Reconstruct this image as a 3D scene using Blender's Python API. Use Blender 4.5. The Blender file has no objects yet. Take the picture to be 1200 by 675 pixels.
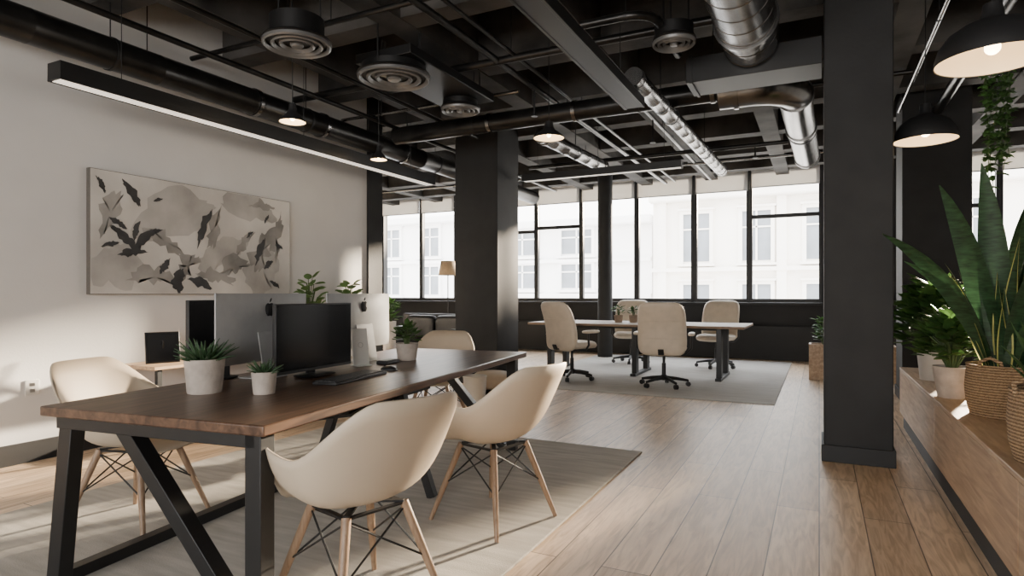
import bpy, bmesh, math, random
from mathutils import Vector, Matrix
random.seed(7)
PI = math.pi; R = math.radians
C = bpy.context.scene.collection
sc = bpy.context.scene

# ------------------------------------------------------------------ materials
def nt(name):
    m = bpy.data.materials.new(name); m.use_nodes = True
    t = m.node_tree; b = t.nodes['Principled BSDF']
    return m, t, b
def N(t, typ, **k):
    n = t.nodes.new(typ)
    for a, v in k.items():
        if a.startswith('_'): n.inputs[a[1:].replace('_', ' ')].default_value = v
        else: setattr(n, a, v)
    return n
def pm(name, col, rough=.5, metal=0, scale=20, var=.12, bump=0, bscale=None, stretch=(1,1,1), emit=None, es=0, trans=0):
    m, t, b = nt(name); L = t.links
    tc = N(t, 'ShaderNodeTexCoord'); mp = N(t, 'ShaderNodeMapping'); mp.inputs['Scale'].default_value = stretch
    L.new(tc.outputs['Object'], mp.inputs['Vector'])
    no = N(t, 'ShaderNodeTexNoise'); no.inputs['Scale'].default_value = scale; no.inputs['Detail'].default_value = 5
    L.new(mp.outputs[0], no.inputs['Vector'])
    r = N(t, 'ShaderNodeValToRGB')
    r.color_ramp.elements[0].position = .3; r.color_ramp.elements[1].position = .7
    r.color_ramp.elements[0].color = (*[c*(1-var) for c in col], 1)
    r.color_ramp.elements[1].color = (*[min(1, c*(1+var)) for c in col], 1)
    L.new(no.outputs['Fac'], r.inputs[0]); L.new(r.outputs[0], b.inputs['Base Color'])
    b.inputs['Roughness'].default_value = rough; b.inputs['Metallic'].default_value = metal
    if bump:
        n2 = N(t, 'ShaderNodeTexNoise'); n2.inputs['Scale'].default_value = bscale or scale*3; n2.inputs['Detail'].default_value = 4
        L.new(mp.outputs[0], n2.inputs['Vector'])
        bp = N(t, 'ShaderNodeBump'); bp.inputs['Strength'].default_value = bump; bp.inputs['Distance'].default_value = .01
        L.new(n2.outputs['Fac'], bp.inputs['Height']); L.new(bp.outputs[0], b.inputs['Normal'])
    if emit:
        b.inputs['Emission Color'].default_value = (*emit, 1); b.inputs['Emission Strength'].default_value = es
    if trans:
        tr = N(t, 'ShaderNodeBsdfTranslucent'); mx = N(t, 'ShaderNodeMixShader'); mx.inputs[0].default_value = trans
        hs = N(t, 'ShaderNodeHueSaturation'); hs.inputs['Value'].default_value = 1.7; L.new(r.outputs[0], hs.inputs['Color']); L.new(hs.outputs[0], tr.inputs[0])
        L.new(b.outputs[0], mx.inputs[1]); L.new(tr.outputs[0], mx.inputs[2]); L.new(mx.outputs[0], t.nodes['Material Output'].inputs[0])
    return m

def floor_mat():
    m, t, b = nt('oak_planks'); L = t.links
    tc = N(t, 'ShaderNodeTexCoord'); mp = N(t, 'ShaderNodeMapping'); mp.inputs['Rotation'].default_value = (0, 0, R(90))
    L.new(tc.outputs['Object'], mp.inputs['Vector'])
    br = N(t, 'ShaderNodeTexBrick'); br.offset = .37; br.offset_frequency = 2
    br.inputs['Color1'].default_value = (.82, .62, .43, 1); br.inputs['Color2'].default_value = (.58, .415, .27, 1)
    br.inputs['Mortar'].default_value = (.12, .08, .05, 1); br.inputs['Scale'].default_value = 1
    br.inputs['Mortar Size'].default_value = .0028; br.inputs['Mortar Smooth'].default_value = .1
    br.inputs['Brick Width'].default_value = 1.9; br.inputs['Row Height'].default_value = .215; br.inputs['Bias'].default_value = -.1
    L.new(mp.outputs[0], br.inputs['Vector'])
    m2 = N(t, 'ShaderNodeMapping'); m2.inputs['Scale'].default_value = (13, 1.3, 1); L.new(tc.outputs['Object'], m2.inputs['Vector'])
    no = N(t, 'ShaderNodeTexNoise'); no.inputs['Scale'].default_value = 2.0; no.inputs['Detail'].default_value = 10; no.inputs['Distortion'].default_value = 1.6
    L.new(m2.outputs[0], no.inputs['Vector'])
    rp = N(t, 'ShaderNodeValToRGB'); rp.color_ramp.elements[0].position = .36; rp.color_ramp.elements[1].position = .6
    rp.color_ramp.elements[0].color = (.66, .61, .56, 1); rp.color_ramp.elements[1].color = (1.0, 1.0, 1.0, 1)
    L.new(no.outputs['Fac'], rp.inputs[0])
    mx = N(t, 'ShaderNodeMixRGB', blend_type='MULTIPLY'); mx.inputs['Fac'].default_value = .95
    L.new(br.outputs['Color'], mx.inputs[1]); L.new(rp.outputs[0], mx.inputs[2])
    m3 = N(t, 'ShaderNodeMapping'); m3.inputs['Scale'].default_value = (3.2, 1.3, 1); L.new(tc.outputs['Object'], m3.inputs['Vector'])
    vo = N(t, 'ShaderNodeTexVoronoi'); vo.inputs['Scale'].default_value = .9; L.new(m3.outputs[0], vo.inputs['Vector'])
    rk = N(t, 'ShaderNodeValToRGB'); e = rk.color_ramp.elements; e[0].position = .02; e[1].position = .085
    e[0].color = (.25, .17, .12, 1); e[1].color = (1, 1, 1, 1); L.new(vo.outputs['Distance'], rk.inputs[0])
    mk = N(t, 'ShaderNodeMixRGB', blend_type='MULTIPLY'); mk.inputs['Fac'].default_value = .8
    L.new(mx.outputs[0], mk.inputs[1]); L.new(rk.outputs[0], mk.inputs[2]); L.new(mk.outputs[0], b.inputs['Base Color'])
    b.inputs['Roughness'].default_value = .42
    bp = N(t, 'ShaderNodeBump'); bp.inputs['Strength'].default_value = .2; bp.inputs['Distance'].default_value = .004
    ad = N(t, 'ShaderNodeMath', operation='SUBTRACT'); L.new(no.outputs['Fac'], ad.inputs[0]); L.new(br.outputs['Fac'], ad.inputs[1])
    L.new(ad.outputs[0], bp.inputs['Height']); L.new(bp.outputs[0], b.inputs['Normal'])
    return m
def wood(name, c1, c2, stretch=(12, 1, 12), rough=.4, scale=2.5):
    m, t, b = nt(name); L = t.links
    tc = N(t, 'ShaderNodeTexCoord'); mp = N(t, 'ShaderNodeMapping'); mp.inputs['Scale'].default_value = stretch
    L.new(tc.outputs['Object'], mp.inputs['Vector'])
    no = N(t, 'ShaderNodeTexNoise'); no.inputs['Scale'].default_value = scale; no.inputs['Detail'].default_value = 8; no.inputs['Distortion'].default_value = .8
    L.new(mp.outputs[0], no.inputs['Vector'])
    rp = N(t, 'ShaderNodeValToRGB'); e = rp.color_ramp.elements
    e[0].position = .32; e[1].position = .68; e[0].color = (*c1, 1); e[1].color = (*c2, 1)
    L.new(no.outputs['Fac'], rp.inputs[0]); L.new(rp.outputs[0], b.inputs['Base Color'])
    b.inputs['Roughness'].default_value = rough
    return m
def rug_mat(name, c1, c2):
    m, t, b = nt(name); L = t.links
    tc = N(t, 'ShaderNodeTexCoord'); mp = N(t, 'ShaderNodeMapping'); mp.inputs['Scale'].default_value = (1.4, 9, 1)
    L.new(tc.outputs['Object'], mp.inputs['Vector'])
    no = N(t, 'ShaderNodeTexNoise'); no.inputs['Scale'].default_value = 2; no.inputs['Detail'].default_value = 8
    L.new(mp.outputs[0], no.inputs['Vector'])
    rp = N(t, 'ShaderNodeValToRGB'); e = rp.color_ramp.elements
    e[0].position = .35; e[1].position = .7; e[0].color = (*c1, 1); e[1].color = (*c2, 1)
    L.new(no.outputs['Fac'], rp.inputs[0]); L.new(rp.outputs[0], b.inputs['Base Color'])
    n2 = N(t, 'ShaderNodeTexNoise'); n2.inputs['Scale'].default_value = 160
    L.new(tc.outputs['Object'], n2.inputs['Vector'])
    bp = N(t, 'ShaderNodeBump'); bp.inputs['Strength'].default_value = .5; bp.inputs['Distance'].default_value = .004
    L.new(n2.outputs['Fac'], bp.inputs['Height']); L.new(bp.outputs[0], b.inputs['Normal'])
    b.inputs['Roughness'].default_value = .95
    return m
def weave_mat():
    m, t, b = nt('woven_seagrass'); L = t.links
    tc = N(t, 'ShaderNodeTexCoord')
    w = N(t, 'ShaderNodeTexWave', bands_direction='Z'); w.inputs['Scale'].default_value = 22; w.inputs['Distortion'].default_value = 2.5
    w.inputs['Detail'].default_value = 3; w.inputs['Detail Scale'].default_value = 6
    L.new(tc.outputs['Object'], w.inputs['Vector'])
    rp = N(t, 'ShaderNodeValToRGB'); e = rp.color_ramp.elements
    e[0].color = (.20, .12, .06, 1); e[1].color = (.56, .38, .22, 1)
    L.new(w.outputs['Fac'], rp.inputs[0]); L.new(rp.outputs[0], b.inputs['Base Color'])
    bp = N(t, 'ShaderNodeBump'); bp.inputs['Strength'].default_value = .9; bp.inputs['Distance'].default_value = .01
    L.new(w.outputs['Fac'], bp.inputs['Height']); L.new(bp.outputs[0], b.inputs['Normal'])
    b.inputs['Roughness'].default_value = .85
    return m
def emis(name, col, s):
    return pm(name, col, .6, 0, 10, .02, emit=col, es=s)

M = dict(
 floor=floor_mat(), rug=rug_mat('woven_rug', (.385, .355, .31), (.52, .485, .43)), rug2=rug_mat('grey_rug', (.48, .455, .42), (.61, .585, .545)), weave=weave_mat(),
 art=pm('pale_canvas_paint', (.54, .52, .49), .8, 0, 1.6, .25, .1, 120),
 artg=pm('grey_paint', (.27, .26, .245), .75, 0, 3, .4), artl=pm('light_grey_paint', (.39, .375, .355), .75, 0, 3, .25), artk=pm('black_paint', (.03, .03, .032), .6, 0, 6, .5),
 wall=pm('white_plaster', (.65, .64, .625), .85, 0, 3, .03, .08, 60),
 black=pm('matte_black_paint', (.012, .012, .013), .6, 0, 6, .15, .05, 80),
 column=pm('charcoal_column_paint', (.0135, .0135, .014), .7, 0, 4, .3, .12, 40),
 conc=pm('dark_coffered_concrete', (.06, .056, .052), .8, 0, 1.8, .75, .6, 9),
 steel=pm('black_powder_coat', (.008, .008, .0085), .45, 0, 30, .1),
 pipe=pm('black_painted_duct', (.035, .034, .033), .3, .75, 5, .35),
 duct=pm('galvanised_duct', (.24, .235, .23), .27, 1, 5, .25, .02, 10),
 alu=pm('brushed_aluminium', (.33, .33, .33), .5, .1, 20, .04),
 alur=pm('vent_aluminium', (.20, .20, .20), .4, .5, 20, .05),
 chrome=pm('grey_metal', (.45, .45, .46), .3, 1, 20, .05),
 walnut=wood('walnut_top', (.042, .021, .013), (.145, .08, .048), (12, 1, 12), .36),
 meet=wood('meeting_top_wood', (.16, .10, .06), (.30, .20, .13), (1, 12, 12), .55),
 oak=wood('oak_cabinet', (.33, .21, .125), (.56, .40, .255), (10, 1, 10), .45),
 leg=wood('beech_leg', (.22, .135, .08), (.35, .235, .15), (20, 20, 2), .45),
 shell=pm('cream_plastic_shell', (.54, .45, .345), .48, 0, 5, .03),
 leather=pm('cream_leather', (.64, .545, .43), .5, 0, 12, .06, .15, 90),
 sofa=pm('black_leather', (.014, .014, .015), .45, 0, 12, .2, .2, 60),
 pot=pm('pale_concrete_pot', (.43, .37, .32), .85, 0, 14, .18, .3, 60),
 brownpot=pm('taupe_clay_pot', (.30, .22, .16), .85, 0, 14, .18, .3, 60),
 whitepot=pm('white_ceramic', (.62, .58, .53), .4, 0, 10, .05),
 soil=pm('potting_soil', (.03, .02, .013), .95, 0, 60, .5, .6),
 leafm=pm('mid_green_leaf', (.05, .115, .028), .5, 0, 7, .45, trans=.25),
 leafl=pm('light_green_leaf', (.11, .19, .06), .5, 0, 7, .35, trans=.3),
 leafs=pm('succulent_leaf', (.04, .085, .035), .5, 0, 12, .35),
 snake=pm('snake_leaf', (.02, .052, .021), .42, 0, 16, .6, 0, None, (1, 1, 5), trans=.1),
 margin=pm('snake_leaf_margin', (.42, .40, .12), .45, 0, 8, .2, trans=.2),
 stem=pm('green_stem', (.06, .1, .03), .6, 0, 8, .3),
 screen=pm('dark_screen_glass', (.012, .013, .015), .14, 0, 3, .05),
 plastic=pm('black_plastic', (.012, .012, .013), .45, 0, 30, .1),
 keys=pm('dark_keycap', (.04, .04, .042), .5, 0, 30, .1),
 white=pm('white_plastic', (.62, .61, .58), .4, 0, 20, .02),
 logo=pm('dark_logo', (.010, .010, .011), .9, .0, 20, .05),
 canvas=pm('canvas_edge', (.12, .11, .1), .9, 0, 60, .1),
 blind=None,
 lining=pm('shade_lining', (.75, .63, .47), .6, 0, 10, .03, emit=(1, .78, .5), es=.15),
 bulb=emis('warm_bulb', (1, .78, .5), 16),
 strip=emis('strip_diffuser', (1, .92, .80), 1.1),
 facade=pm('pale_stone_facade', (.86, .82, .76), .85, 0, .6, .06, .1, 8),
 facade2=pm('white_render_facade', (.86, .85, .84), .85, 0, .6, .04),
 wpane=pm('grey_window_glass', (.21, .23, .255), .4, 0, .5, .4),
 asphalt=pm('street_asphalt', (.4, .4, .4), .9, 0, 3, .2),
 shade=pm('linen_lampshade', (.50, .36, .22), .8, 0, 30, .08),
 wall_dark=pm('dark_wall_paint', (.014, .014, .015), .7, 0, 4, .15, .08, 60),
)
def blind_mat():
    m, t, b = nt('roller_blind_fabric'); L = t.links
    b.inputs['Base Color'].default_value = (.5, .49, .48, 1); b.inputs['Roughness'].default_value = .9
    tr = N(t, 'ShaderNodeBsdfTranslucent'); tr.inputs[0].default_value = (.46, .455, .445, 1)
    mx = N(t, 'ShaderNodeMixShader'); mx.inputs[0].default_value = .5
    L.new(b.outputs[0], mx.inputs[1]); L.new(tr.outputs[0], mx.inputs[2]); L.new(mx.outputs[0], t.nodes['Material Output'].inputs[0])
    return m
M['blind'] = blind_mat()

# ------------------------------------------------------------------ mesh builder
class MB:
    def __init__(s): s.v = []; s.f = []; s.m = []
    def add(s, vs, fs, mi=0):
        o = len(s.v); s.v += [tuple(v) for v in vs]
        for f in fs: s.f.append([i+o for i in f]); s.m.append(mi)
    def box(s, x0, x1, y0, y1, z0, z1, mi=0, mat=None):
        vs = [Vector(p) for p in ((x0,y0,z0),(x1,y0,z0),(x1,y1,z0),(x0,y1,z0),(x0,y0,z1),(x1,y0,z1),(x1,y1,z1),(x0,y1,z1))]
        if mat: vs = [mat @ v for v in vs]
        s.add(vs, [(0,3,2,1),(4,5,6,7),(0,1,5,4),(1,2,6,5),(2,3,7,6),(3,0,4,7)], mi); return s
    def bar(s, p0, p1, w, h, up=(0,0,1)):
        p0 = Vector(p0); p1 = Vector(p1); d = (p1-p0).normalized(); up = Vector(up)
        if abs(d.dot(up)) > .99: up = Vector((0,1,0))
        a = d.cross(up).normalized()*w/2; b = a.cross(d).normalized()*h/2
        vs = [p0-a-b, p0+a-b, p0+a+b, p0-a+b, p1-a-b, p1+a-b, p1+a+b, p1-a+b]
        s.add(vs, [(0,3,2,1),(4,5,6,7),(0,1,5,4),(1,2,6,5),(2,3,7,6),(3,0,4,7)]); return s
    def sweep(s, pts, r, n=10, cap=True):
        pts = [Vector(p) for p in pts]; k = len(pts)
        rr = r if isinstance(r, (list, tuple)) else [r]*k
        prev = None; vs = []
        for i, p in enumerate(pts):
            d = (pts[min(i+1, k-1)]-pts[max(i-1, 0)]).normalized()
            if prev is None:
                u = Vector((0,0,1)) if abs(d.z) < .9 else Vector((1,0,0))
                a = d.cross(u).normalized()
            else: a = (prev-d*prev.dot(d)).normalized()
            prev = a; b = d.cross(a)
            for j in range(n):
                t = 2*PI*j/n; vs.append(p+(a*math.cos(t)+b*math.sin(t))*rr[i])
        fs = [(i*n+j, i*n+(j+1)%n, (i+1)*n+(j+1)%n, (i+1)*n+j) for i in range(k-1) for j in range(n)]
        if cap: fs += [tuple(range(n-1, -1, -1)), tuple((k-1)*n+j for j in range(n))]
        s.add(vs, fs); return s
    def lathe(s, prof, c=(0,0,0), n=28, mi=0):
        vs = []; k = len(prof)
        for (r, z) in prof:
            for j in range(n):
                t = 2*PI*j/n; vs.append((c[0]+r*math.cos(t), c[1]+r*math.sin(t), c[2]+z))
        s.add(vs, [(i*n+j, i*n+(j+1)%n, (i+1)*n+(j+1)%n, (i+1)*n+j) for i in range(k-1) for j in range(n)], mi); return s
    def pad(s, w, d, t, f=None, n=3.5, na=36, bulge=3.0):
        S = [0, .3, .6, .8, .9, .96, 1.0]
        vs = []; fs = []
        def ring(q, sg):
            o = []
            for i in range(na):
                a = 2*PI*i/na; rr = 1/((abs(math.cos(a))**n+abs(math.sin(a))**n)**(1/n))
                o.append(Vector((w/2*q*rr*math.cos(a), d/2*q*rr*math.sin(a), sg*t/2*max(0, 1-q**(2*bulge))**.5)))
            return o
        rings = [ring(q, 1) for q in S]+[ring(q, -1) for q in S[::-1][1:]]
        for r_ in rings: vs += r_
        k = len(rings)
        fs = [(i*na+j, i*na+(j+1)%na, (i+1)*na+(j+1)%na, (i+1)*na+j) for i in range(k-1) for j in range(na)]
        if f: vs = [f(v) for v in vs]
        s.add(vs, fs); return s
    def leaf(s, base, az, el, L, W, droop=.4, seg=5, kind='oval', cup=.15, margin=False, twist=0):
        base = Vector(base); h = Vector((math.cos(az), math.sin(az), 0)); side0 = Vector((-math.sin(az), math.cos(az), 0))
        p = base.copy(); vs = []; e = el; m = 5 if margin else 3
        for i in range(seg+1):
            t = i/seg
            d = h*math.cos(e)+Vector((0,0,1))*math.sin(e); up = side0.cross(d)*-1
            if kind == 'oval': w = W*max(.04, math.sin(PI*min(1, t**.85))**.75)
            elif kind == 'blade': w = W*(.65+.35*math.sin(PI*min(1, t*1.2)))*max(.03, (1-t**3.2))
            else: w = W*max(.03, (1-t**1.6))
            tw = twist*t; sd = side0*math.cos(tw)+up*math.sin(tw)
            nn = sd.cross(d)*-1
            if m == 3: cols = [(-1, 1), (0, 0), (1, 1)]
            else: cols = [(-1, 1), (-.8, .8), (0, 0), (.8, .8), (1, 1)]
            for (cx, cz) in cols: vs.append(p+sd*w/2*cx+nn*(-cup*w*cz))
            p = p+d*(L/seg); e -= droop/seg*(1+t)
        o = len(s.v); s.v += [tuple(v) for v in vs]
        for i in range(seg):
            for j in range(m-1):
                s.f.append([o+i*m+j, o+i*m+j+1, o+(i+1)*m+j+1, o+(i+1)*m+j]); s.m.append(1 if (margin and j in (0, 3)) else 0)
        return s
    def build(s, name, mat, parent=None, ang=35, bevel=0, sub=0, solid=0, loc=None, rotz=0, noc=False):
        me = bpy.data.meshes.new(name); me.from_pydata(s.v, [], s.f)
        for p, i in zip(me.polygons, s.m): p.material_index = i
        bm = bmesh.new(); bm.from_mesh(me); bmesh.ops.remove_doubles(bm, verts=bm.verts, dist=1e-5)
        bmesh.ops.dissolve_degenerate(bm, dist=1e-6, edges=bm.edges)
        if not noc: bmesh.ops.recalc_face_normals(bm, faces=bm.faces)
        bm.to_mesh(me); bm.free()
        for mm in (mat if isinstance(mat, (list, tuple)) else [mat]): me.materials.append(mm)
        me.shade_smooth()
        try: me.set_sharp_from_angle(angle=R(ang))
        except Exception: pass
        o = bpy.data.objects.new(name, me); C.objects.link(o)
        if parent: o.parent = parent
        if loc is not None: o.location = loc
        o.rotation_euler[2] = rotz
        if solid: q = o.modifiers.new('solid', 'SOLIDIFY'); q.thickness = solid; q.offset = 0
        if bevel:
            q = o.modifiers.new('bevel', 'BEVEL'); q.width = bevel; q.segments = 2; q.limit_method = 'ANGLE'; q.angle_limit = R(40)
        if sub: q = o.modifiers.new('sub', 'SUBSURF'); q.levels = sub; q.render_levels = sub
        return o
def tag(o, label, cat, group=None, kind=None):
    if label: o['label'] = label
    if cat: o['category'] = cat
    if group: o['group'] = group
    if kind: o['kind'] = kind
    return o
def thing(name, label, cat, loc=(0,0,0), rotz=0, group=None):
    o = bpy.data.objects.new(name, None); C.objects.link(o); o.empty_display_size = .1
    o.location = loc; o.rotation_euler = (0, 0, rotz); return tag(o, label, cat, group)
def kids(o): return [c for c in bpy.data.objects if c.parent == o]
def dup(root, label, loc, rotz, group=None):
    def rec(o, par):
        c = o.copy(); C.objects.link(c)
        if par: c.parent = par
        for ch in kids(o): rec(ch, c)
        return c
    r = rec(root, None); r.location = loc; r.rotation_euler = (0, 0, rotz); r['label'] = label
    if group: r['group'] = group
    return r
def struct(name, mb, mat, **k):
    o = mb.build(name, mat, **k); o['kind'] = 'structure'; return o

# ------------------------------------------------------------------ room shell
YB = 12.3; SILL = 1.05; HEAD = 3.55; XL = -5.07; ZC = 3.40; ZS = 3.95
struct('floor', MB().box(-11.2, 4.2, -4.2, YB+.3, -.2, 0), M['floor'])
mb = MB().box(-11.2, 4.2, -4.2, YB+.3, ZS, ZS+.2)
x = -10.6
while x < 4.2: mb.box(x-.11, x+.11, -4.0, YB, ZC, ZS); x += 1.25
y = -3.4
while y < YB: mb.box(-11, 4, y-.11, y+.11, ZC+.01, ZS); y += 1.25
struct('ceiling', mb, M['conc'])
struct('wall_left', MB().box(XL-.2, XL, -4, 6.07, 0, ZS), M['wall'])
struct('trim_1', MB().box(XL-.24, XL+.03, 6.07, 6.34, 0, ZS), M['column'])
struct('baseboard_left', MB().box(XL, XL+.02, -4, 6.07, 0, .145), M['black'])
struct('wall_alcove_front', MB().box(-11, XL-.24, 6.0, 6.2, 0, ZS), M['wall'])
struct('wall_alcove_left', MB().box(-11.2, -11, 6.0, YB, 0, ZS), M['wall'])
struct('wall_right', MB().box(4.0, 4.2, -4, YB, 0, ZS), M['wall'])
FX0, FX1, FZ0, FZ1 = -4.2, 2.2, .9, 2.9  # unseen opening behind the camera, added to let in fill light
mb = MB().box(-5.07, 4, -4.2, -4, 0, FZ0).box(-5.07, 4, -4.2, -4, FZ1, ZS).box(-5.07, FX0, -4.2, -4, FZ0, FZ1).box(FX1, 4, -4.2, -4, FZ0, FZ1)
struct('wall_front', mb, M['wall'])
mull = [-9.81, -8.64, -7.66, -6.62, -5.58, -4.53, -3.34, -2.19, -1.17, .04]
mullr = [1.45, 2.6, 3.7]
mb = MB().box(-11, 4, YB, YB+.25, 0, SILL).box(-11, 4, YB, YB+.25, HEAD, ZS).box(-11, -9.81, YB, YB+.25, SILL, HEAD)
mb.box(.04, 1.45, YB, YB+.25, SILL, HEAD).box(3.7, 4, YB, YB+.25, SILL, HEAD)
struct('wall_back', mb, M['wall_dark'])
struct('trim_2', MB().box(-10.9, 3.95, YB-.22, YB, SILL-.05, SILL), M['black'], bevel=.006)
struct('trim_3', MB().box(-10.9, 3.95, YB-.14, YB, .0, .62), M['black'], bevel=.006)
win = 0
transom = {3: 2.55, 4: 2.62, 8: 2.62, 9: 2.62}
bays = list(zip(mull[:-1], mull[1:]))+list(zip(mullr[:-1], mullr[1:]))
for i, (a, b) in enumerate(bays):
    win += 1; mb = MB(); w = .045 if i not in (6, 7) else .06
    mb.box(a, a+w, YB+.04, YB+.14, SILL, HEAD).box(b-w, b, YB+.04, YB+.14, SILL, HEAD)
    mb.box(a+w, b-w, YB+.04, YB+.14, SILL, SILL+.07).box(a+w, b-w, YB+.04, YB+.14, HEAD-.07, HEAD)
    if transom.get(i): mb.box(a+w, b-w, YB+.05, YB+.13, transom[i], transom[i]+.07)
    struct('window_%d' % win, mb, M['steel'], bevel=.004)
bl = ['at the far left end', 'second from the left wall', 'just left of the charcoal middle column', 'hidden partly by the middle column', 'just right of the middle column',
      'left of the round pole', 'right of the round pole', 'above the right end of the meeting table', 'beside the tall right column', 'in the first bay behind the hanging vine', 'in the far right bay']
for i, (a, b) in enumerate(bays):
    t = thing('roller_blind', 'pale half rolled window blind '+bl[i], 'blind', ((a+b)/2, YB+.0, HEAD), 0, 'roller blinds at the top of the windows')
    h = (b-a)/2-.03; dz = .38 if i < 8 else .34
    MB().box(-h, h, .012, .016, -dz, -.03).build('fabric', M['blind'], t)
    MB().sweep([(-h, .014, -.03), (h, .014, -.03)], .024, 12).build('roller', M['chrome'], t)
    MB().box(-h, h, .006, .022, -dz-.02, -dz).build('hem_bar', M['chrome'], t)
def column(name, x0, x1, y0, y1):
    struct(name, MB().box(x0, x1, y0, y1, 0, ZC+.1), M['column'], bevel=.008)
    struct(name.replace('wall', 'baseboard'), MB().box(x0-.015, x1+.015, y0-.015, y1+.015, 0, .12), M['black'], bevel=.004)
column('wall_column_middle', -4.43, -3.78, 7.13, 7.76)
column('wall_column_right', .03, .46, 4.97, 5.4)
column('wall_column_far_right', .83, 1.47, 8.1, 8.7)
struct('wall_column_round', MB().lathe([(.14, 0), (.14, ZC+.1)], (-3.66, 11.3, 0), 32), M['column'])

# rugs
tag(MB().box(-1.38, 1.38, -2.8, 2.8, 0, .012).build('area_rug', M['rug'], loc=(-2.58, 1.8, 0), bevel=.004), 'pale taupe woven rug under the long walnut desk', 'rug')
tag(MB().box(-1.73, 1.73, -2.3, 2.3, 0, .012).build('area_rug', M['rug2'], loc=(-2.16, 9.5, 0), bevel=.004), 'light grey rug under the far meeting table', 'rug')
RG = .0125

# ------------------------------------------------------------------ desk
DA = R(7); DC = Vector((-2.43, 2.86, 0))
def D(lx, ly, z=.7505):
    return (DC.x+lx*math.cos(DA)-ly*math.sin(DA), DC.y+lx*math.sin(DA)+ly*math.cos(DA), z)
desk = thing('work_desk', 'long dark walnut desk with black angled steel legs in the foreground', 'desk', D(0, 0, RG), DA)
HT = .75-RG
MB().box(-.56, .56, -1.44, 1.44, HT-.04, HT).build('tabletop', M['walnut'], desk, bevel=.006)
for yy in (-1.38, 1.3):
    MB().box(.455, .525, yy-.035, yy+.035, 0, HT-.04).build('leg', M['steel'], desk, bevel=.003)
    MB().bar((-.535, yy, 0.0), (-.45, yy, HT-.04), .07, .06, (0, 1, 0)).build('leg', M['steel'], desk, bevel=.003)
    MB().bar((.42, yy, 0.02), (-.16, yy, HT-.06), .06, .065, (0, 1, 0)).build('diagonal_brace', M['steel'], desk, bevel=.003)
    MB().box(-.5, .5, yy-.035, yy+.035, HT-.09, HT-.04).build('crossbar', M['steel'], desk, bevel=.003)
MB().box(-.56, -.50, -1.36, 1.3, 0, .05).build('floor_rail', M['steel'], desk, bevel=.003)
MB().box(-.03, .03, -1.36, 1.28, HT-.1, HT-.04).build('beam', M['steel'], desk, bevel=.003)
for sx in (-1, 1):
    MB().bar((sx*.42, .1, 0), (sx*.18, .1, HT-.05), .05, .05, (0, 1, 0)).build('leg', M['steel'], desk, bevel=.003)
MB().sweep([(-.28, -.75, HT-.11), (-.2, -.6, HT-.17), (0, -.5, HT-.19), (.2, -.4, HT-.17), (.3, -.2, HT-.08)], .018, 8).build('cable_loop', M['steel'], desk)
MB().box(-.2, .2, -.5, .5, HT-.17, HT-.15).box(-.2, -.185, -.5, .5, HT-.15, HT-.06).box(.185, .2, -.5, .5, HT-.15, HT-.06).build('cable_tray', M['steel'], desk)

# ------------------------------------------------------------------ shell chairs
def ss(a, b, x):
    t = min(1, max(0, (x-a)/(b-a))); return t*t*(3-2*t)
def shell_chair(label, loc, rz):
    t = thing('shell_chair', label, 'chair', loc, rz, 'cream shell armchairs around the walnut desk')
    na, nr = 72, 14; vs = [(0, 0, .418)]; fs = []
    for j in range(1, nr+1):
        a = j/nr*PI/2
        for i in range(na):
            p = 2*PI*i/na-PI; ap = abs(math.degrees(p))
            sx, cy = math.sin(p), math.cos(p); b = .27 if cy > 0 else .262
            Rr = 1/((abs(sx)/.292)**2.4+(abs(cy)/b)**2.4)**(1/2.4)
            H = -.012+.24*ss(33, 70, ap)-.01*ss(75, 100, ap)+.205*ss(103, 153, ap)
            r = Rr*math.sin(a)**.64; zz = H*(1-max(0, math.cos(a))**.83) if H > 0 else H*(j/nr)**3
            k = max(0, zz)/.4; fl = .045*(j/nr)**7*ss(40, 70, ap)
            vs.append((r*sx*(1+.12*k+fl), r*cy*(1+.05*k+fl)-.085*k*k*(1-cy)/2, .418+zz))
    fs += [(0, 1+i, 1+(i+1) % na) for i in range(na)]
    for j in range(nr-1):
        for i in range(na): fs.append((1+j*na+i, 1+j*na+(i+1) % na, 1+(j+1)*na+(i+1) % na, 1+(j+1)*na+i))
    m = MB(); m.add(vs, fs); m.build('shell', M['shell'], t, ang=80, solid=.009)
    tops = [Vector((sx*.125, sy*.115, .402)) for sx, sy in ((1,1),(1,-1),(-1,-1),(-1,1))]
    feet = [Vector((sx*.235, sy*.235, 0)) for sx, sy in ((1,1),(1,-1),(-1,-1),(-1,1))]
    for a_, b_ in zip(tops, feet):
        MB().sweep([b_, b_.lerp(a_, .5), a_], [.011, .016, .0175], 12).build('leg', M['leg'], t, ang=50)
    w = MB()
    for i in range(4):
        j = (i+1) % 4
        w.sweep([tops[i].lerp(feet[i], .04), tops[j].lerp(feet[j], .52)], .0042, 6)
        w.sweep([tops[j].lerp(feet[j], .04), tops[i].lerp(feet[i], .52)], .0042, 6)
    w.build('wire_brace', M['steel'], t)
    w = MB()
    for i in range(4): w.bar(tops[i]+Vector((0, 0, -.004)), tops[(i+1) % 4]+Vector((0, 0, -.004)), .02, .008); w.bar(tops[i]+Vector((0, 0, .003)), (0, 0, .406), .022, .008)
    w.build('mount', M['steel'], t)
    return t
ch = shell_chair('cream shell armchair nearest the camera on the right side of the walnut desk', (-1.56, 1.82, RG), R(74))
G = 'cream shell armchairs around the walnut desk'
dup(ch, 'second cream shell armchair along the right side of the walnut desk', (-1.55, 2.88, RG), R(76), G)
dup(ch, 'cream shell armchair between the near left end of the desk and the white wall', (-3.18, 2.0, RG), R(-74), G)
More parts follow.
